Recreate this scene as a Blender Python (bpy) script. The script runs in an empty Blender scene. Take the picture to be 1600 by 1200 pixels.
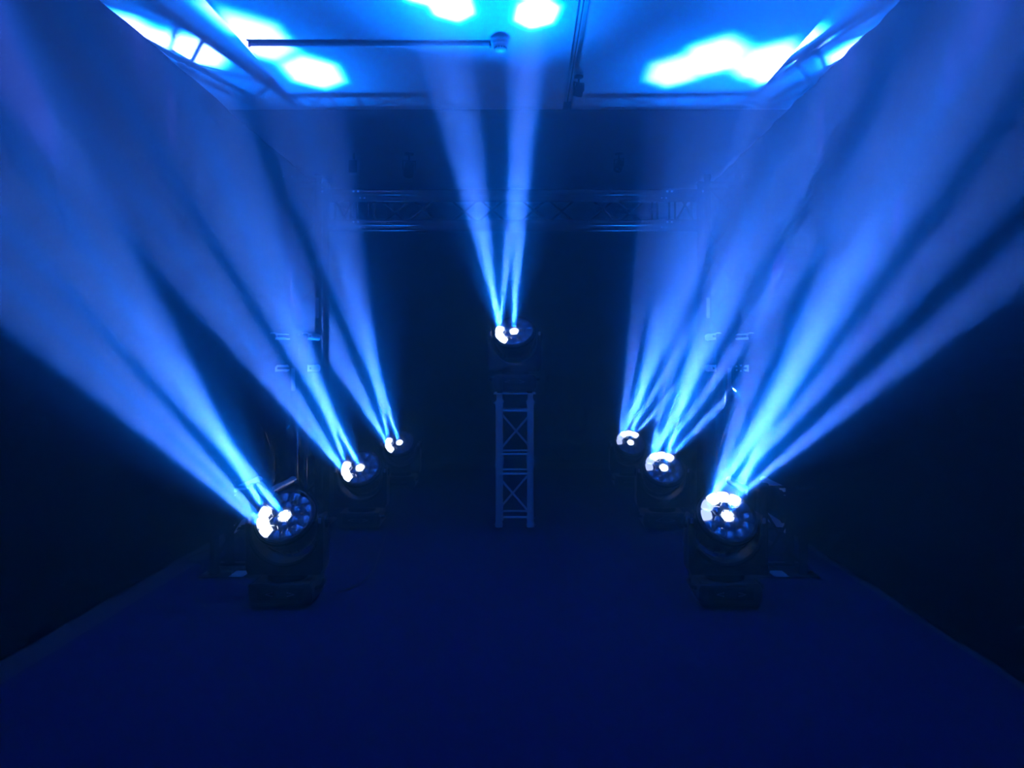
import bpy, bmesh, math, random
from mathutils import Vector, Matrix
random.seed(7)
S = bpy.context.scene
COL = S.collection
PI = math.pi

# ------------------------------------------------------------------ camera, exposure, haze
F_PX = 1200.0
cam_d = bpy.data.cameras.new('camera')
cam_d.sensor_width = 36.0
cam_d.lens = 36.0 * F_PX / 1600.0
cam_d.shift_x = -20.0 / 1600.0
cam_d.shift_y = -34.0 / 1600.0
cam_d.clip_start = 0.02
cam = bpy.data.objects.new('camera', cam_d)
COL.objects.link(cam)
CAM_Z = 1.29
cam.location = (0, 0, CAM_Z)
cam.rotation_euler = (PI / 2, 0, 0)
S.camera = cam

S.view_settings.view_transform = 'Standard'
S.view_settings.look = 'None'
S.view_settings.gamma = 1.0
S.view_settings.use_curve_mapping = False
S.view_settings.exposure = 0.0
S.cycles.max_bounces = 6
S.cycles.diffuse_bounces = 3
S.cycles.glossy_bounces = 3
S.cycles.transmission_bounces = 4
S.cycles.volume_bounces = 1
S.cycles.use_denoising = True
S.cycles.denoising_input_passes = 'RGB_ALBEDO'
S.cycles.use_light_tree = True
S.cycles.sample_clamp_indirect = 4.0
S.cycles.caustics_reflective = False
S.cycles.caustics_refractive = False

HAZE = 0.045
SPOT_W = 33000.0
BEAM_CORE = (0.17, 0.215, 1.0, 1)
BEAM_EDGE = (0.0, 0.155, 1.0, 1)
HALF = math.radians(3.2)          # half angle of one lens beam

w = bpy.data.worlds.new('room_air')
S.world = w
w.use_nodes = True
nt = w.node_tree
nt.nodes.clear()
wo = nt.nodes.new('ShaderNodeOutputWorld')
bg = nt.nodes.new('ShaderNodeBackground')
bg.inputs[0].default_value = (0, 0, 0, 1)
bg.inputs[1].default_value = 0
nt.links.new(bg.outputs[0], wo.inputs['Surface'])
vs = nt.nodes.new('ShaderNodeVolumeScatter')
vs.inputs['Color'].default_value = (0.36, 1.0, 1, 1)
vs.inputs['Density'].default_value = HAZE
vs.inputs['Anisotropy'].default_value = 0.65
va = nt.nodes.new('ShaderNodeVolumeAbsorption')
va.inputs['Color'].default_value = (0.1, 0.4, 0.6, 1)
va.inputs['Density'].default_value = 0.06
add = nt.nodes.new('ShaderNodeAddShader')
nt.links.new(vs.outputs[0], add.inputs[0])
nt.links.new(va.outputs[0], add.inputs[1])
nt.links.new(add.outputs[0], wo.inputs['Volume'])
w.cycles.volume_sampling = 'MULTIPLE_IMPORTANCE'

# ------------------------------------------------------------------ beam lamp (one per lit lens)
def beam_data(name, watts, half=HALF):
    l = bpy.data.lights.new(name, 'SPOT')
    l.energy = watts
    l.color = (1, 1, 1)
    l.spot_size = 2 * half * 5.6
    l.spot_blend = 0.0
    l.shadow_soft_size = 0.015
    l.use_nodes = True
    t = l.node_tree
    N, L = t.nodes, t.links
    em = next(n for n in N if n.type == 'EMISSION')
    tc = N.new('ShaderNodeTexCoord')
    sp = N.new('ShaderNodeSeparateXYZ')
    L.new(tc.outputs['Normal'], sp.inputs[0])
    def m(op, a, b=None, c=None):
        n = N.new('ShaderNodeMath'); n.operation = op
        for k, v in enumerate((a, b, c)):
            if v is None: continue
            if isinstance(v, (int, float)): n.inputs[k].default_value = v
            else: L.new(v, n.inputs[k])
        return n.outputs[0]
    az = m('ABSOLUTE', sp.outputs[2])
    x = m('DIVIDE', m('DIVIDE', sp.outputs[0], az), math.tan(half))
    y = m('DIVIDE', m('DIVIDE', sp.outputs[1], az), math.tan(half))
    h0 = m('ABSOLUTE', x)
    hx = m('MULTIPLY', x, 0.5)
    hy = m('MULTIPLY', y, 0.866)
    h1 = m('ABSOLUTE', m('ADD', hx, hy))
    h2 = m('ABSOLUTE', m('SUBTRACT', hx, hy))
    hexd = m('MAXIMUM', h0, m('MAXIMUM', h1, h2))
    rad = m('SQRT', m('ADD', m('MULTIPLY', x, x), m('MULTIPLY', y, y)))
    d = m('ADD', m('MULTIPLY', hexd, 0.8), m('MULTIPLY', rad, 0.2))
    mr = N.new('ShaderNodeMapRange'); mr.interpolation_type = 'SMOOTHSTEP'
    L.new(d, mr.inputs[0])
    mr.inputs[1].default_value = 0.6; mr.inputs[2].default_value = 1.08
    mr.inputs[3].default_value = 1.0; mr.inputs[4].default_value = 0.0
    mc = N.new('ShaderNodeMapRange'); mc.interpolation_type = 'SMOOTHSTEP'
    L.new(d, mc.inputs[0])
    mc.inputs[1].default_value = 0.3; mc.inputs[2].default_value = 0.95
    mc.inputs[3].default_value = 0.0; mc.inputs[4].default_value = 1.0
    mix = N.new('ShaderNodeMix'); mix.data_type = 'RGBA'
    L.new(mc.outputs[0], mix.inputs[0])
    mix.inputs[6].default_value = BEAM_CORE
    mix.inputs[7].default_value = BEAM_EDGE
    L.new(mix.outputs[2], em.inputs[0])
    tl = N.new('ShaderNodeMapRange'); tl.interpolation_type = 'SMOOTHERSTEP'     # stray light round the beam
    L.new(rad, tl.inputs[0])
    tl.inputs[1].default_value = 0.6; tl.inputs[2].default_value = 2.5
    tl.inputs[3].default_value = 0.03; tl.inputs[4].default_value = 0.0
    tw = N.new('ShaderNodeMapRange'); tw.interpolation_type = 'SMOOTHERSTEP'     # wide glow of the lens
    L.new(rad, tw.inputs[0])
    tw.inputs[1].default_value = 0.6; tw.inputs[2].default_value = 5.5
    tw.inputs[3].default_value = 0.02; tw.inputs[4].default_value = 0.0
    L.new(m('ADD', m('ADD', mr.outputs[0], tl.outputs[0]), tw.outputs[0]), em.inputs[1])
    return l

# ------------------------------------------------------------------ materials
def mat(name, col, rough=0.5, metal=0.0, spec=0.5, noise=0, amt=0.15, bump=0, coat=0, emit=None, estr=0):
    M = bpy.data.materials.new(name)
    M.use_nodes = True
    t = M.node_tree
    b = t.nodes['Principled BSDF']
    b.inputs['Base Color'].default_value = (*col, 1)
    b.inputs['Roughness'].default_value = rough
    b.inputs['Metallic'].default_value = metal
    b.inputs['Specular IOR Level'].default_value = spec
    b.inputs['Coat Weight'].default_value = coat
    if emit:
        b.inputs['Emission Color'].default_value = (*emit, 1)
        b.inputs['Emission Strength'].default_value = estr
        M.cycles.emission_sampling = 'NONE'
    if noise:
        tc = t.nodes.new('ShaderNodeTexCoord')
        n = t.nodes.new('ShaderNodeTexNoise')
        n.inputs['Scale'].default_value = noise
        n.inputs['Detail'].default_value = 4
        t.links.new(tc.outputs['Object'], n.inputs['Vector'])
        mx = t.nodes.new('ShaderNodeMix'); mx.data_type = 'RGBA'
        t.links.new(n.outputs['Fac'], mx.inputs[0])
        mx.inputs[6].default_value = (*[c * (1 - amt) for c in col], 1)
        mx.inputs[7].default_value = (*[min(1, c * (1 + amt)) for c in col], 1)
        t.links.new(mx.outputs[2], b.inputs['Base Color'])
        if bump:
            bp = t.nodes.new('ShaderNodeBump')
            bp.inputs['Strength'].default_value = bump
            bp.inputs['Distance'].default_value = 0.01
            t.links.new(n.outputs['Fac'], bp.inputs['Height'])
            t.links.new(bp.outputs[0], b.inputs['Normal'])
    return M

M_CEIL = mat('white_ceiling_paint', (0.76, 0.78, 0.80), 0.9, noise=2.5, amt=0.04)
M_CEILD = mat('dark_ceiling', (0.27, 0.28, 0.31), 0.9, noise=2.0, amt=0.1)  # darker grey for the rear ceiling and its edge trim
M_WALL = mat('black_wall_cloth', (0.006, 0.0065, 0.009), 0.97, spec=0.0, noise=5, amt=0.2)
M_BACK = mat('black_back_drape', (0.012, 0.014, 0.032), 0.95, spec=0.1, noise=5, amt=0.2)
M_FLOOR = mat('dark_subfloor', (0.02, 0.022, 0.03), 0.8, noise=8)
M_CARPET = mat('navy_carpet', (0.012, 0.0125, 0.062), 0.97, spec=0.1, noise=260, amt=0.55, bump=0.6)
M_ALU = mat('brushed_aluminium', (0.86, 0.87, 0.9), 0.38, 0.4, noise=40, amt=0.08)
M_TRUSSB = mat('black_coated_truss', (0.04, 0.041, 0.046), 0.25, 0.0, spec=0.4, noise=40, amt=0.1)
M_STEEL = mat('bright_steel', (0.8, 0.8, 0.82), 0.15, 1.0)
M_BLACK = mat('black_plastic', (0.022, 0.023, 0.027), 0.38, noise=60, amt=0.15)
M_BLACKG = mat('gloss_black_plastic', (0.018, 0.019, 0.024), 0.18, coat=0.3)
M_RUB = mat('rubber', (0.015, 0.015, 0.016), 0.8)
M_FACE = mat('lens_plate', (0.06, 0.08, 0.14), 0.3, coat=0.4)
M_LENS = mat('clear_lens', (0.42, 0.5, 0.62), 0.1, 0.5, spec=0.9, coat=1.0)
M_LIT = mat('lit_lens', (0.8, 0.85, 1), 0.2, emit=(0.75, 0.87, 1.0), estr=6)
M_DIM = mat('half_lit_lens', (0.8, 0.85, 1), 0.2, emit=(0.5, 0.66, 1.0), estr=1.5)
M_SCREEN = mat('display_glass', (0.03, 0.035, 0.05), 0.1, coat=0.6)
M_WHITE = mat('white_sticker', (0.75, 0.76, 0.8), 0.6)
M_WPLAST = mat('white_plastic', (0.7, 0.71, 0.74), 0.4)
M_GREYP = mat('grey_print', (0.35, 0.36, 0.4), 0.5)

# ------------------------------------------------------------------ mesh helpers
def B():
    return bmesh.new()

def box(bm, c, s, bev=0.0, rot=None):
    r = bmesh.ops.create_cube(bm, size=1.0)
    vs_ = r['verts']
    for v in vs_:
        v.co = Vector((v.co.x * s[0], v.co.y * s[1], v.co.z * s[2]))
    if bev > 0:
        es = list({e for v in vs_ for e in v.link_edges})
        rr = bmesh.ops.bevel(bm, geom=es, offset=bev, segments=2, affect='EDGES', profile=0.5)
        vs_ = list({v for f in rr['faces'] for v in f.verts} | {v for v in vs_ if v.is_valid})
    for v in vs_:
        p = v.co.copy()
        if rot: p = rot @ p
        v.co = p + Vector(c)
    return vs_

def tube(bm, p, q, r, seg=12, r2=None):
    p, q = Vector(p), Vector(q)
    d = (q - p)
    L = d.length
    if L < 1e-6: return
    rr = bmesh.ops.create_cone(bm, cap_ends=True, segments=seg, radius1=r, radius2=r if r2 is None else r2, depth=L)
    R = d.to_track_quat('Z', 'Y').to_matrix()
    mid = (p + q) / 2
    for v in rr['verts']:
        v.co = R @ v.co + mid

def lathe(bm, prof, seg=32, mtx=None, cap=True):
    """prof: list of (radius, z) revolved round Z, then moved by mtx"""
    rings = []
    for (r, z) in prof:
        ring = []
        for k in range(seg):
            a = 2 * PI * k / seg
            p = Vector((r * math.cos(a), r * math.sin(a), z))
            ring.append(bm.verts.new(mtx @ p if mtx else p))
        rings.append(ring)
    for a, b in zip(rings, rings[1:]):
        for k in range(seg):
            bm.faces.new((a[k], a[(k + 1) % seg], b[(k + 1) % seg], b[k]))
    if cap:
        bm.faces.new(list(reversed(rings[0])))
        bm.faces.new(rings[-1])

def prism(bm, pts, axis, lo, hi):
    """polygon pts (a,b) extruded along axis 'x'/'y'/'z' between lo and hi"""
    def P(a, b, t):
        return {'x': (t, a, b), 'y': (a, t, b), 'z': (a, b, t)}[axis]
    A = [bm.verts.new(P(a, b, lo)) for a, b in pts]
    C = [bm.verts.new(P(a, b, hi)) for a, b in pts]
    n = len(pts)
    bm.faces.new(A); bm.faces.new(list(reversed(C)))
    for k in range(n):
        bm.faces.new((A[k], C[k], C[(k + 1) % n], A[(k + 1) % n]))

def obj(name, bm, m, parent=None, smooth=True, bevel=0):
    bmesh.ops.recalc_face_normals(bm, faces=bm.faces)
    me = bpy.data.meshes.new(name)
    bm.to_mesh(me); bm.free()
    if m: me.materials.append(m)
    if smooth:
        for p in me.polygons: p.use_smooth = True
        me.set_sharp_from_angle(angle=math.radians(35))
    o = bpy.data.objects.new(name, me)
    COL.objects.link(o)
    if parent: o.parent = parent
    if bevel:
        md = o.modifiers.new('bevel', 'BEVEL'); md.width = bevel; md.segments = 2; md.limit_method = 'ANGLE'
    return o

def thing(name, label, cat, loc=(0, 0, 0), rz=0, group=None):
    o = bpy.data.objects.new(name, None)
    o.empty_display_size = 0.1
    COL.objects.link(o)
    o.location = loc; o.rotation_euler = (0, 0, rz)
    o['label'] = label; o['category'] = cat
    if group: o['group'] = group
    return o

def tag(o, label, cat, group=None):
    o['label'] = label; o['category'] = cat
    if group: o['group'] = group
    return o

def struct(name, bm, m, label=None, cat=None):
    o = obj(name, bm, m, smooth=False)
    o['kind'] = 'structure'
    if label: o['label'] = label
    if cat: o['category'] = cat
    return o

def curve_tube(name, pts, r, m, parent=None):
    """smooth cable through points, real mesh"""
    P = [Vector(p) for p in pts]
    out = []
    n = len(P)
    for i in range(n - 1):
        p0, p1, p2, p3 = P[max(i - 1, 0)], P[i], P[i + 1], P[min(i + 2, n - 1)]
        for k in range(8):
            t = k / 8
            out.append(0.5 * ((2 * p1) + (p2 - p0) * t + (2 * p0 - 5 * p1 + 4 * p2 - p3) * t * t + (3 * p1 - p0 - 3 * p2 + p3) * t ** 3))
    out.append(P[-1])
    bm = B()
    rings = []
    for i, p in enumerate(out):
        d = (out[min(i + 1, len(out) - 1)] - out[max(i - 1, 0)]).normalized()
        R = d.to_track_quat('Z', 'Y').to_matrix()
        rings.append([bm.verts.new(p + R @ Vector((r * math.cos(a * PI / 4), r * math.sin(a * PI / 4), 0))) for a in range(8)])
    for a, b in zip(rings, rings[1:]):
        for k in range(8):
            bm.faces.new((a[k], a[(k + 1) % 8], b[(k + 1) % 8], b[k]))
    bm.faces.new(rings[0]); bm.faces.new(list(reversed(rings[-1])))
    return obj(name, bm, m, parent)

# ------------------------------------------------------------------ room
XL, XR = -2.28, 2.03
YB, YF = 10.6, -2.2
ZC = 3.23            # upper ceiling (side strips, rear)
ZR = 3.15            # lowered ceiling panel
RXL, RXR, RY = -1.63, 1.60, 5.66

bm = B(); box(bm, ((XL + XR) / 2, (YB + YF) / 2, -0.06), (XR - XL + 0.4, YB - YF + 0.4, 0.1)); struct('floor', bm, M_FLOOR)

def drape(bm, axis, fixed, a0, a1, z0, z1, amp, period, sgn, n, seed):
    rnd = random.Random(seed)
    ph = [rnd.uniform(0, 6.28) for _ in range(4)]
    prev = None
    for i in range(n + 1):
        t = a0 + (a1 - a0) * i / n
        off = amp * (0.55 * math.sin(2 * PI * t / period + ph[0]) + 0.3 * math.sin(2 * PI * t / (period * 0.47) + ph[1]) + 0.25 * math.sin(2 * PI * t / (period * 2.3) + ph[2]))
        f = fixed - sgn * (abs(amp) * 1.1 + off)
        pts = [(f, t, z) if axis == 'x' else (t, f, z) for z in (z0, z1)]
        cur = [bm.verts.new(p) for p in pts]
        if prev: bm.faces.new((prev[0], cur[0], cur[1], prev[1]))
        prev = cur

def wall_with_cloth(name, axis, fixed, a0, a1, z1, amp, period, sgn, n, seed, m):
    bm = B()
    drape(bm, axis, fixed, a0, a1, 0.0, z1, amp, period, sgn, n, seed)
    if axis == 'x': box(bm, (fixed + sgn * 0.06, (a0 + a1) / 2, z1 / 2), (0.1, a1 - a0, z1))
    else: box(bm, ((a0 + a1) / 2, fixed + sgn * 0.06, z1 / 2), (a1 - a0, 0.1, z1))
    o = obj(name, bm, m, smooth=True)
    o['kind'] = 'structure'
    return o
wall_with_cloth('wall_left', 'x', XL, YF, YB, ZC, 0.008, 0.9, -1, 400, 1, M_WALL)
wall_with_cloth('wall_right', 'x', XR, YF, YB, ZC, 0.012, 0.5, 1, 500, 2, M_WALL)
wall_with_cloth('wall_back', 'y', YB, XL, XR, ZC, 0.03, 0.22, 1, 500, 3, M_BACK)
bm = B(); box(bm, ((XL + XR) / 2, YF - 0.06, ZC / 2), (XR - XL, 0.1, ZC)); struct('wall_front', bm, M_WALL)

# ceiling: upper slab, then the lowered white panel with seams
bm = B(); box(bm, ((XL + XR) / 2, (YB + YF) / 2, ZC + 0.06), (XR - XL + 0.4, YB - YF + 0.2, 0.12)); struct('ceiling', bm, M_CEIL)
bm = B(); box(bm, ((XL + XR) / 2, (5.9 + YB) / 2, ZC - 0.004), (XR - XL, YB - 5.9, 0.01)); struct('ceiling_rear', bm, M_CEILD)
bm = B()
seams = [YF, 0.35, 2.15, 3.94, RY]
for a, b in zip(seams, seams[1:]):
    for c, d in ((RXL, 0.28), (0.34, RXR)):
        box(bm, ((c + d) / 2, (a + b) / 2, (ZR + ZC) / 2), (d - c - 0.004, b - a - 0.006, ZC - ZR - 0.004))
box(bm, (0.31, (YF + RY) / 2, ZC - 0.01), (0.06, RY - YF, 0.015))
struct('ceiling_panel', bm, M_CEIL)
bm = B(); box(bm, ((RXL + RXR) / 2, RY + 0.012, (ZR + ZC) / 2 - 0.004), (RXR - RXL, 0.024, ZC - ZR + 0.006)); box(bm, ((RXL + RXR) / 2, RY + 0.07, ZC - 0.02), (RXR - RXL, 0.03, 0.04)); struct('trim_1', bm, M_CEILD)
bm = B(); box(bm, (RXL - 0.008, (YF + RY) / 2, (ZR + ZC) / 2 + 0.002), (0.012, RY - YF, ZC - ZR)); struct('trim_2', bm, M_CEIL)
bm = B(); box(bm, (RXR + 0.008, (YF + RY) / 2, (ZR + ZC) / 2 + 0.002), (0.012, RY - YF, ZC - ZR)); struct('trim_3', bm, M_CEIL)

bm = B(); box(bm, ((-2.10 + 1.96) / 2, (9.3 + YF) / 2, -0.005), (4.06, 9.3 - YF, 0.01))
tag(obj('carpet', bm, M_CARPET, smooth=False), 'dark navy carpet covering the middle of the floor', 'carpet')

# ------------------------------------------------------------------ ceiling fittings
def ceiling_bar(x0, x1, y, label):
    bm = B(); box(bm, ((x0 + x1) / 2, y, ZR - 0.012), (x1 - x0, 0.022, 0.024), 0.003)
    r = thing('ceiling_rail', label, 'rail', ((x0 + x1) / 2, y, ZR))
    o = obj('rail', bm, M_WPLAST, r); o.matrix_parent_inverse = Matrix.Translation(-r.location)
    for x in (x0, x1):
        bm = B(); box(bm, (x, y, ZR - 0.012), (0.012, 0.026, 0.028), 0.002)
        o = obj('end_cap', bm, M_BLACK, r); o.matrix_parent_inverse = Matrix.Translation(-r.location)
ceiling_bar(-1.60, -0.20, 4.47, 'slim ceiling rail ending at the round smoke detector')

r = thing('smoke_detector', 'round white smoke detector on the ceiling at the end of the slim rail', 'detector', (-0.14, 4.42, ZR))
bm = B(); lathe(bm, [(0.052, 0), (0.056, -0.006), (0.056, -0.022), (0.050, -0.027)]); obj('mounting_base', bm, M_WPLAST, r)
bm = B(); lathe(bm, [(0.044, -0.027), (0.046, -0.034), (0.044, -0.044), (0.036, -0.05)]); obj('housing', bm, M_WPLAST, r)
bm = B()
for k in range(14):
    a = 2 * PI * k / 14
    box(bm, (0.035 * math.cos(a), 0.035 * math.sin(a), -0.056), (0.004, 0.009, 0.012), rot=Matrix.Rotation(a, 3, 'Z'))
obj('vent_ring', bm, M_BLACK, r)
bm = B(); lathe(bm, [(0.033, -0.05), (0.034, -0.062), (0.026, -0.07), (0.01, -0.073)]); obj('sensor_cap', bm, M_WPLAST, r)

def track_spot(loc, label, tilt, yaw, s=1.0, plate=True):
    r = thing('ceiling_spotlight', label, 'spotlight', loc, yaw, 'small ceiling spotlights')
    bm = B(); box(bm, (0, 0, -0.012 * s), (0.07 * s, 0.05 * s, 0.024 * s), 0.003); obj('mounting_plate', bm, M_BLACK, r)
    bm = B(); tube(bm, (0, 0, -0.02 * s), (0, 0, -0.075 * s), 0.009 * s); obj('stem', bm, M_BLACK, r)
    R = Matrix.Translation((0, 0, -0.13 * s)) @ Matrix.Rotation(tilt, 4, 'X')
    bm = B()
    for sx in (-1, 1): box(bm, (sx * 0.048 * s, 0, -0.10 * s), (0.006 * s, 0.02 * s, 0.075 * s))
    box(bm, (0, 0, -0.068 * s), (0.10 * s, 0.02 * s, 0.006 * s)); obj('bracket', bm, M_BLACK, r)
    bm = B(); lathe(bm, [(0.022 * s, 0.06 * s), (0.036 * s, 0.05 * s), (0.042 * s, 0.0), (0.042 * s, -0.055 * s), (0.038 * s, -0.055 * s)], 24, R); obj('lamp_body', bm, M_BLACK, r)
    bm = B(); lathe(bm, [(0.036 * s, -0.05 * s), (0.02 * s, -0.054 * s), (0.004 * s, -0.056 * s)], 24, R); obj('front_glass', bm, M_LENS, r)
    return r
r = thing('lighting_track', 'thin lighting track recessed along the ceiling toward the rear', 'track', (0.31, 3.0, ZC - 0.018))
bm = B(); box(bm, (0, 0, -0.012), (0.03, 5.2, 0.024), 0.003); obj('track_channel', bm, M_WPLAST, r)
bm = B(); box(bm, (0, -0.0, -0.026), (0.008, 5.18, 0.004)); obj('conductor_slot', bm, M_BLACK, r)
track_spot((0.35, 4.98, ZR), 'small spotlight hanging beside the lighting track on the pale ceiling', 0.5, 0.4, 0.72)
track_spot((-1.07, 7.1, ZC), 'spotlight hanging from the dark rear ceiling, left of the centre beams', 0.9, 0.3, 1.2)
track_spot((0.87, 7.1, ZC), 'spotlight hanging from the dark rear ceiling, right of the centre beams', -0.7, -0.5, 0.95)
r = thing('wall_speaker', 'small boxy speaker up at the left end of the rear ceiling', 'speaker', (-1.58, 7.1, ZC))
bm = B(); tube(bm, (0, 0, 0), (0, 0, -0.08), 0.012); obj('bracket', bm, M_BLACK, r)
bm = B(); box(bm, (0, 0, -0.14), (0.09, 0.09, 0.13), 0.008); obj('cabinet', bm, M_GREYP, r)
bm = B(); box(bm, (0, -0.047, -0.14), (0.076, 0.006, 0.115), 0.002); obj('grille', bm, M_BLACK, r)

# ------------------------------------------------------------------ box truss
CC, CR, BR = 0.24, 0.025, 0.0085       # chord centres, chord radius, brace radius

def truss(parent, origin, axis, side, up, length, pitch=0.27, couple=(True, True), cc=CC, first=0.07, flip=0, m=None, mb=None):
    m = m or M_TRUSSB
    """four chords + rungs + zigzag diagonals. origin: centre of one end; axis/side/up unit vectors."""
    o, a, s, u = Vector(origin), Vector(axis), Vector(side), Vector(up)
    h = cc / 2
    corners = [(-h, -h), (h, -h), (h, h), (-h, h)]
    def P(t, c): return o + a * t + s * c[0] + u * c[1]
    for c in corners:
        bm = B(); tube(bm, P(0, c), P(length, c), CR, 16); obj('chord', bm, m, parent)
        for end, on in ((0.0, couple[0]), (length, couple[1])):
            if not on: continue
            d = 1 if end == 0 else -1
            bm = B()
            tube(bm, P(end + d * 0.002, c), P(end + d * 0.036, c), CR + 0.0035, 16)
            cp = obj('coupler', bm, m, parent)
            bm = B()
            pd = s * (1 if c[0] > 0 else -1)
            q = P(end + d * 0.018, c)
            tube(bm, q - pd * 0.036, q + pd * 0.036, 0.006, 8)
            tube(bm, q + pd * 0.036, q + pd * 0.040, 0.009, 8)
            obj('pin', bm, M_STEEL, parent if cp is None else cp)
    for f in range(4):
        c0, c1 = corners[f], corners[(f + 1) % 4]
        def bar(t0, ca, t1, cb):
            p, q = P(t0, ca), P(t1, cb)
            d = (q - p).normalized()
            bm = B(); tube(bm, p + d * CR * 0.6, q - d * CR * 0.6, BR, 8); obj('brace', bm, mb or m, parent)
        bar(first, c0, first, c1)
        bar(length - first, c0, length - first, c1)
        a0, a1 = first + 0.025, length - first - 0.025
        n = max(1, round((a1 - a0) / pitch))
        for k in range(n):
            t0, t1 = a0 + (a1 - a0) * k / n, a0 + (a1 - a0) * (k + 1) / n
            if (k + flip) % 2 == 0: bar(t0, c0, t1, c1)
            else: bar(t0, c1, t1, c0)

def part(name, parent, loc=(0, 0, 0)):
    o = bpy.data.objects.new(name, None)
    o.empty_display_size = 0.05
    COL.objects.link(o); o.parent = parent; o.location = loc
    return o

X, Y, Z = Vector((1, 0, 0)), Vector((0, 1, 0)), Vector((0, 0, 1))

# centre tower: two half-metre sections on spigot feet with a top plate
TX, TY = -0.077, 5.97
tower = thing('truss_tower', 'short silver box truss tower standing alone in the middle, carrying a moving head', 'truss', (TX, TY, 0))
for z0, fl in ((0.035, 1), (0.515, 0)):
    sec = part('truss_section', tower, (0, 0, z0))
    truss(sec, (0, 0, 0), Z, X, Y, 0.48, 0.4, first=0.075, flip=fl, m=M_ALU)
for sx in (-1, 1):
    for sy in (-1, 1):
        bm = B(); lathe(bm, [(0.012, 0), (0.013, 0.012), (0.019, 0.03), (0.019, 0.05)], 16, Matrix.Translation((sx * CC / 2, sy * CC / 2, 0))); obj('foot', bm, M_STEEL, tower)
        bm = B(); tube(bm, (sx * CC / 2, sy * CC / 2, 0.99), (sx * CC / 2, sy * CC / 2, 1.047), 0.02, 16); obj('spigot', bm, M_ALU, tower)
bm = B(); box(bm, (0, 0, 1.051), (0.32, 0.32, 0.008), 0.002); obj('top_plate', bm, M_ALU, tower)
TOP = 1.055

# stepped side trusses
def stepped(name, label, xc, side):
    r = thing(name, label, 'truss', (xc, 0, 0), 0, 'stepped side trusses')
    cols = [(4.75, 0.56), (5.55, 1.50), (6.18, 2.77)]
    for y, hgt in cols:
        p = part('truss_column', r, (0, y, 0))
        bm = B(); box(bm, (0, 0, 0.006), (0.40, 0.36, 0.012), 0.003); obj('base_plate', bm, M_BLACK, p)
        truss(p, (0, 0, 0.012), Z, X, Y, hgt - 0.012, 0.27, first=0.06)
        if hgt > 1:                                  # tape flags on the posts
            bm = B(); box(bm, (-side * 0.12, -CR - 0.002 - CC / 2, hgt * 0.62 if hgt > 2 else hgt - 0.33), (0.026, 0.004, 0.16)); obj('tape', bm, M_GREYP, p)
    bm = B(); box(bm, (side * -0.03, -0.172, 0.0145), (0.085, 0.008, 0.004)); 
    box(bm, (side * -0.03, -0.1, 0.0135), (0.085, 0.10, 0.003)); obj('sticker', bm, M_WHITE, r).location = (0, 4.75, 0)
    p = part('truss_beam', r, (0, 4.75 + CC / 2 + CR, 0.0))
    truss(p, (0, 0, 0.34), Y, X, Z, 5.55 - 4.75 - CC - 2 * CR, 0.3, first=0.05, m=M_ALU, mb=M_TRUSSB)  # pale chord metal stands in for light caught by the lower link
    p = part('truss_beam', r, (0, 5.55 + CC / 2 + CR, 0.0))
    truss(p, (0, 0, 1.365), Y, X, Z, 6.18 - 5.55 - CC - 2 * CR, 0.3, first=0.05, m=M_ALU, mb=M_TRUSSB)  # upper link chords also lightened to look lit by a beam
    return r
stepped('stepped_truss', 'stepped aluminium box truss rising toward the rear along the left wall', -1.75, -1)
stepped('stepped_truss', 'stepped aluminium box truss rising toward the rear along the right wall', 1.56, 1)

r = thing('overhead_truss', 'long horizontal box truss spanning overhead between the two tall side posts', 'truss', (-0.095, 6.18, 2.51))
x0, x1 = -1.75 + CC / 2 + CR + 0.095, 1.56 - CC / 2 - CR + 0.095
L3 = (x1 - x0) / 3
for k, (a, b) in enumerate(((0, 0.28), (0.28, x1 - x0 - 0.28), (x1 - x0 - 0.28, x1 - x0))):
    p = part('truss_section', r, (x0 + a, 0, 0))
    truss(p, (0, 0, 0), X, Y, Z, b - a, 0.29, first=0.05 if k != 1 else 0.09)

r = thing('floor_truss', 'long horizontal box truss lying on the floor in front of the rear drape', 'truss', (-0.1, 10.1, 0.145))
for k in range(2):
    p = part('truss_section', r, (-1.7 + 1.7 * k, 0, 0))
    truss(p, (0, 0, 0), X, Y, Z, 1.7, 0.3, first=0.08)

# ------------------------------------------------------------------ moving head
AX = 0.435           # tilt axis height
def head_matrix(n):
    """local z = face normal n; local x = viewer's right; local y = up within the face"""
    n = n.normalized()
    rx = Z.cross(n).normalized()
    if rx.x < 0: rx = -rx
    uy = n.cross(rx).normalized()
    return Matrix((rx, uy, n)).transposed().to_4x4()

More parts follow.
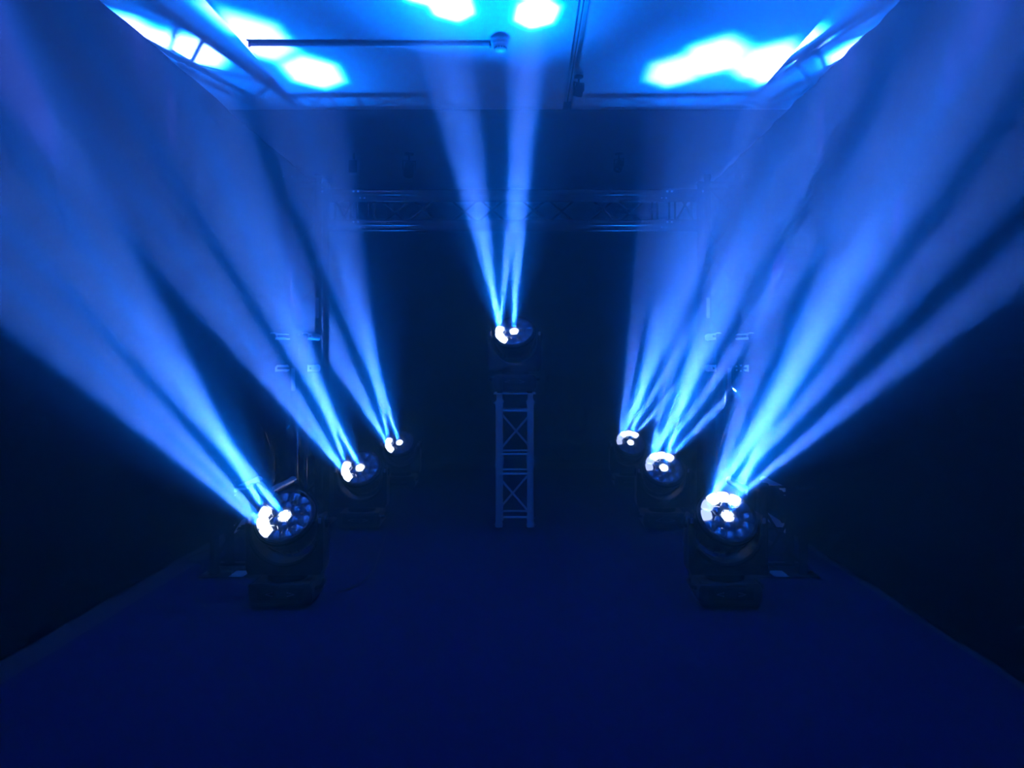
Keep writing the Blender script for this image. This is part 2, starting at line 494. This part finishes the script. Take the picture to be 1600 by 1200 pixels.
def moving_head(label, loc, yaw, kind, dx0, dz0=0.0, power=1.0, group='moving head stage lights'):
    side = -1 if kind == 'L' else 1
    r = thing('moving_head_light', label, 'stage light', loc, yaw, group)
    # --- base
    bm = B()
    prism(bm, [(-0.165, 0.05), (-0.15, 0.035), (0.15, 0.035), (0.165, 0.05), (0.165, 0.11), (0.150, 0.138), (-0.150, 0.138), (-0.165, 0.11)], 'y', -0.135, 0.135)
    prism(bm, [(-0.145, 0.018), (0.145, 0.018), (0.15, 0.036), (-0.15, 0.036)], 'y', -0.115, 0.115)
    base = obj('base', bm, M_BLACK, r, bevel=0.006)
    bm = B(); box(bm, (0, -0.138, 0.086), (0.235, 0.007, 0.062), 0.003); pan = obj('control_panel', bm, M_BLACKG, base)
    bm = B(); box(bm, (0, -0.1425, 0.086), (0.055, 0.003, 0.04), 0.001); obj('display', bm, M_SCREEN, base)
    bm = B()
    for s in (-1, 1):          # little arrow marks either side of the display
        tube(bm, (s * 0.075, -0.142, 0.086), (s * 0.045, -0.142, 0.094), 0.0012, 6)
        tube(bm, (s * 0.075, -0.142, 0.086), (s * 0.045, -0.142, 0.078), 0.0012, 6)
        for q in (-1, 1): box(bm, (s * 0.04, -0.142, 0.086 + q * 0.009), (0.005, 0.002, 0.005))
    obj('button_marks', bm, M_GREYP, base)
    for s in (-1, 1):
        bm = B()
        tube(bm, (s * 0.16, -0.075, 0.10), (s * 0.187, -0.065, 0.104), 0.009, 10)
        tube(bm, (s * 0.187, -0.065, 0.104), (s * 0.187, 0.065, 0.104), 0.009, 10)
        tube(bm, (s * 0.187, 0.065, 0.104), (s * 0.16, 0.075, 0.10), 0.009, 10)
        obj('handle', bm, M_BLACKG, base)
        for q in (-1, 1):
            bm = B(); lathe(bm, [(0.018, 0), (0.022, 0.006), (0.019, 0.02)], 16, Matrix.Translation((s * 0.115, q * 0.085, 0))); obj('foot', bm, M_RUB, base)
    bm = B(); lathe(bm, [(0.10, 0.135), (0.105, 0.142), (0.105, 0.158), (0.095, 0.166)], 36); obj('pan_bearing', bm, M_BLACKG, r)
    # --- yoke : U in the x-z plane with a curved inner cut
    bm = B()
    outer = [(-0.205, 0.20), (-0.19, 0.166), (0.19, 0.166), (0.205, 0.20), (0.205, 0.44), (0.196, 0.475), (0.180, 0.482)]
    inner = [(0.176, 0.44)]
    for k in range(13):
        a = -PI * k / 12
        inner.append((0.174 * math.cos(a), 0.400 + 0.172 * math.sin(a)))
    inner += [(-0.176, 0.44)]
    pts = outer + inner + [(-0.180, 0.482), (-0.196, 0.475), (-0.205, 0.44)]
    prism(bm, pts, 'y', -0.075, 0.075)
    yk = obj('yoke', bm, M_BLACK, r, bevel=0.008)
    bm = B()
    for k in range(17):       # raised lip that follows the cradle curve
        a = -PI * (0.12 + 0.76 * k / 16)
        b = -PI * (0.12 + 0.76 * (k + 1) / 16)
        if k < 16: tube(bm, (0.188 * math.cos(a), -0.078, 0.40 + 0.186 * math.sin(a)), (0.188 * math.cos(b), -0.078, 0.40 + 0.186 * math.sin(b)), 0.004, 8)
    obj('trim_lip', bm, M_BLACKG, yk)
    for s in (-1, 1):
        bm = B(); lathe(bm, [(0.030, 0), (0.030, 0.006), (0.024, 0.010)], 24, Matrix.Translation((s * 0.203, 0, AX)) @ Matrix.Rotation(s * PI / 2, 4, 'Y')); obj('tilt_cap', bm, M_BLACKG, yk)
        bm = B(); box(bm, (s * 0.19, -0.077, 0.455), (0.016, 0.006, 0.03), 0.002); obj('tilt_lock', bm, M_GREYP, yk)
    # --- head
    n = Vector((side * 0.13 if kind == 'L' else 0.16, -1.0, 0.90))
    H = Matrix.Translation((0, 0, AX)) @ head_matrix(n)
    bm = B()
    lathe(bm, [(0.05, -0.145), (0.105, -0.14), (0.130, -0.115), (0.150, -0.06), (0.160, 0.0), (0.163, 0.035), (0.163, 0.058), (0.157, 0.066), (0.148, 0.066), (0.146, 0.052)], 48, H)
    hd = obj('head', bm, M_BLACK, r)
    bm = B()
    for k in range(24):
        a = 2 * PI * k / 24
        R = H @ Matrix.Rotation(a, 4, 'Z')
        vs_ = box(bm, (0, 0, 0), (0.022, 0.005, 0.05))
        for v in vs_: v.co = R @ (v.co + Vector((0.147, 0, -0.075)))
    obj('cooling_fins', bm, M_BLACK, hd)
    bm = B(); lathe(bm, [(0.1655, 0.034), (0.169, 0.038), (0.169, 0.050), (0.1655, 0.054)], 48, H, cap=False); obj('bezel', bm, M_BLACKG, hd)
    bm = B(); lathe(bm, [(0.147, 0.046), (0.147, 0.052), (0.02, 0.054)], 48, H); obj('lens_plate', bm, M_FACE, hd)
    # lenses: centre, ring of six, ring of twelve
    if kind == 'L':
        off12, lit = 170, {170: ('lit', -0.02, 0.92, 1.0), 200: ('lit', -0.26, 0.92, 1.0), 230: ('lit', -0.33, 0.87, 1.0)}
        centre = (-0.112, 0.79, 1.0)
    else:
        off12, lit = 175, {175: ('dim', 0.0, 0.93, 0.5), 145: ('dim', 0.165, 0.85, 0.8), 115: ('lit', 0.20, 0.86, 1.0), 85: ('lit', 0.34, 0.86, 1.0), 55: ('lit', 0.53, 0.84, 1.0)}
        centre = (0.025, 0.86, 1.0)
    def dome(mtx, rr, rot, m):
        bm = B()
        rings = []
        for (q, z) in ((1.0, 0.0), (1.0, 0.006), (0.93, 0.010), (0.75, 0.0145), (0.45, 0.018), (0.15, 0.0195)):
            ring = []
            for k in range(24):
                a = 2 * PI * k / 24
                hexr = 1.0 / max(abs(math.cos(((a + PI / 6) % (PI / 3)) - PI / 6)), 0.86)
                rad = rr * q * (1 + (hexr - 1) * 0.75 * q)
                ring.append(bm.verts.new(mtx @ Vector((rad * math.cos(a + rot), rad * math.sin(a + rot), z))))
            rings.append(ring)
        for a, b in zip(rings, rings[1:]):
            for k in range(24): bm.faces.new((a[k], a[(k + 1) % 24], b[(k + 1) % 24], b[k]))
        bm.faces.new(list(reversed(rings[0]))); bm.faces.new(rings[-1])
        return obj('lens', bm, m, hd)
    def wedge(ang, m):
        bm = B()
        rc, hr, ha = 0.1165, 0.0305, math.radians(13.9)
        rings = []
        for (q, z) in ((1.0, 0.0), (1.0, 0.006), (0.92, 0.0105), (0.72, 0.0145), (0.42, 0.0175), (0.14, 0.019)):
            ring = []
            ex = 0.45 + 0.4 * (1 - q)
            for k in range(28):
                a = 2 * PI * k / 28
                cx, cy = math.cos(a), math.sin(a)
                u = math.copysign(abs(cx) ** ex, cx) * q
                v = math.copysign(abs(cy) ** ex, cy) * q
                rr_, aa = rc + hr * u, math.radians(ang) + ha * v
                ring.append(bm.verts.new(H @ Vector((rr_ * math.cos(aa), rr_ * math.sin(aa), 0.053 + z))))
            rings.append(ring)
        for a, b in zip(rings, rings[1:]):
            for k in range(28): bm.faces.new((a[k], a[(k + 1) % 28], b[(k + 1) % 28], b[k]))
        bm.faces.new(list(reversed(rings[0]))); bm.faces.new(rings[-1])
        return obj('lens', bm, m, hd)
    def lamp(px, py, dx, dz, k):
        d = Vector((dx + dx0, -1.0, dz + dz0)).normalized()
        Rz = Matrix.Rotation(-yaw, 3, 'Z')
        d = Rz @ d
        p = H @ Vector((px, py, 0.078)) + d * 0.02
        l = bpy.data.objects.new('beam_lamp', beam_data('beam_lamp', SPOT_W * power * k))
        COL.objects.link(l); l.parent = hd
        l.location = p
        l.rotation_euler = d.to_track_quat('-Z', 'Y').to_euler()
    def put(rad, ang, rr, state):
        a = math.radians(ang)
        px, py = rad * math.cos(a), rad * math.sin(a)
        mm = {'off': M_LENS, 'lit': M_LIT, 'dim': M_DIM}[state]
        o = wedge(ang, mm) if rad > 0.1 else dome(H @ Matrix.Translation((px, py, 0.053)), rr, a, mm)
        if state != 'off': o['label'] = 'lit lens glowing white' if state == 'lit' else 'half-lit pale blue lens'
        return px, py
    put(0, 0, 0.0285, 'lit'); lamp(0, 0, *centre)
    for k in range(6): put(0.0585, (215 if kind == 'L' else 205) + 60 * k, 0.0275, 'off')
    for k in range(12):
        a = (off12 + 30 * k) % 360
        if a in lit:
            st, dx, dz, kk = lit[a]
            px, py = put(0.1165, a, 0.0298, st); lamp(px, py, dx, dz, kk)
        else: put(0.1165, a, 0.029, 'off')
    return r

FL, FR = -1.27, 1.07
moving_head('large moving head light on the carpet in front, nearest on the left side', (FL, 4.12, 0), 0, 'L', -0.055, -0.02, 0.85)
moving_head('moving head light on the carpet, second back on the left side', (FL, 5.99, 0), 0, 'L', -0.03)
moving_head('farthest moving head light on the left side, near the rear', (FL, 7.86, 0), 0, 'L', 0.03)
moving_head('large moving head light on the carpet in front, nearest on the right side', (FR, 4.12, 0), 0, 'R', 0.0, 0.0, 0.88)
moving_head('moving head light on the carpet, second back on the right side', (FR, 5.99, 0), 0, 'R', 0.0)
moving_head('farthest moving head light on the right side, near the rear', (FR, 7.86, 0), 0, 'R', 0.0)
moving_head('moving head light standing on top of the central truss tower', (TX, TY, TOP), 0, 'L', 0.16, -0.05)

# ------------------------------------------------------------------ cables
tag(curve_tube('power_cable', [(-1.99, 4.72, 0.007), (-2.06, 4.9, 0.007), (-2.2, 4.98, 0.007), (-2.16, 5.25, 0.007), (-2.02, 5.4, 0.007)], 0.006, M_RUB), 'thin black cable looping on the floor between the left stepped truss and the wall', 'cable', 'floor cables')
tag(curve_tube('power_cable', [(-1.04, 4.3, 0.007), (-0.97, 4.42, 0.007), (-0.93, 4.7, 0.007), (-0.98, 5.2, 0.007), (-1.04, 5.75, 0.007)], 0.006, M_RUB), 'thin black cable on the carpet joining the two nearest left lights', 'cable', 'floor cables')
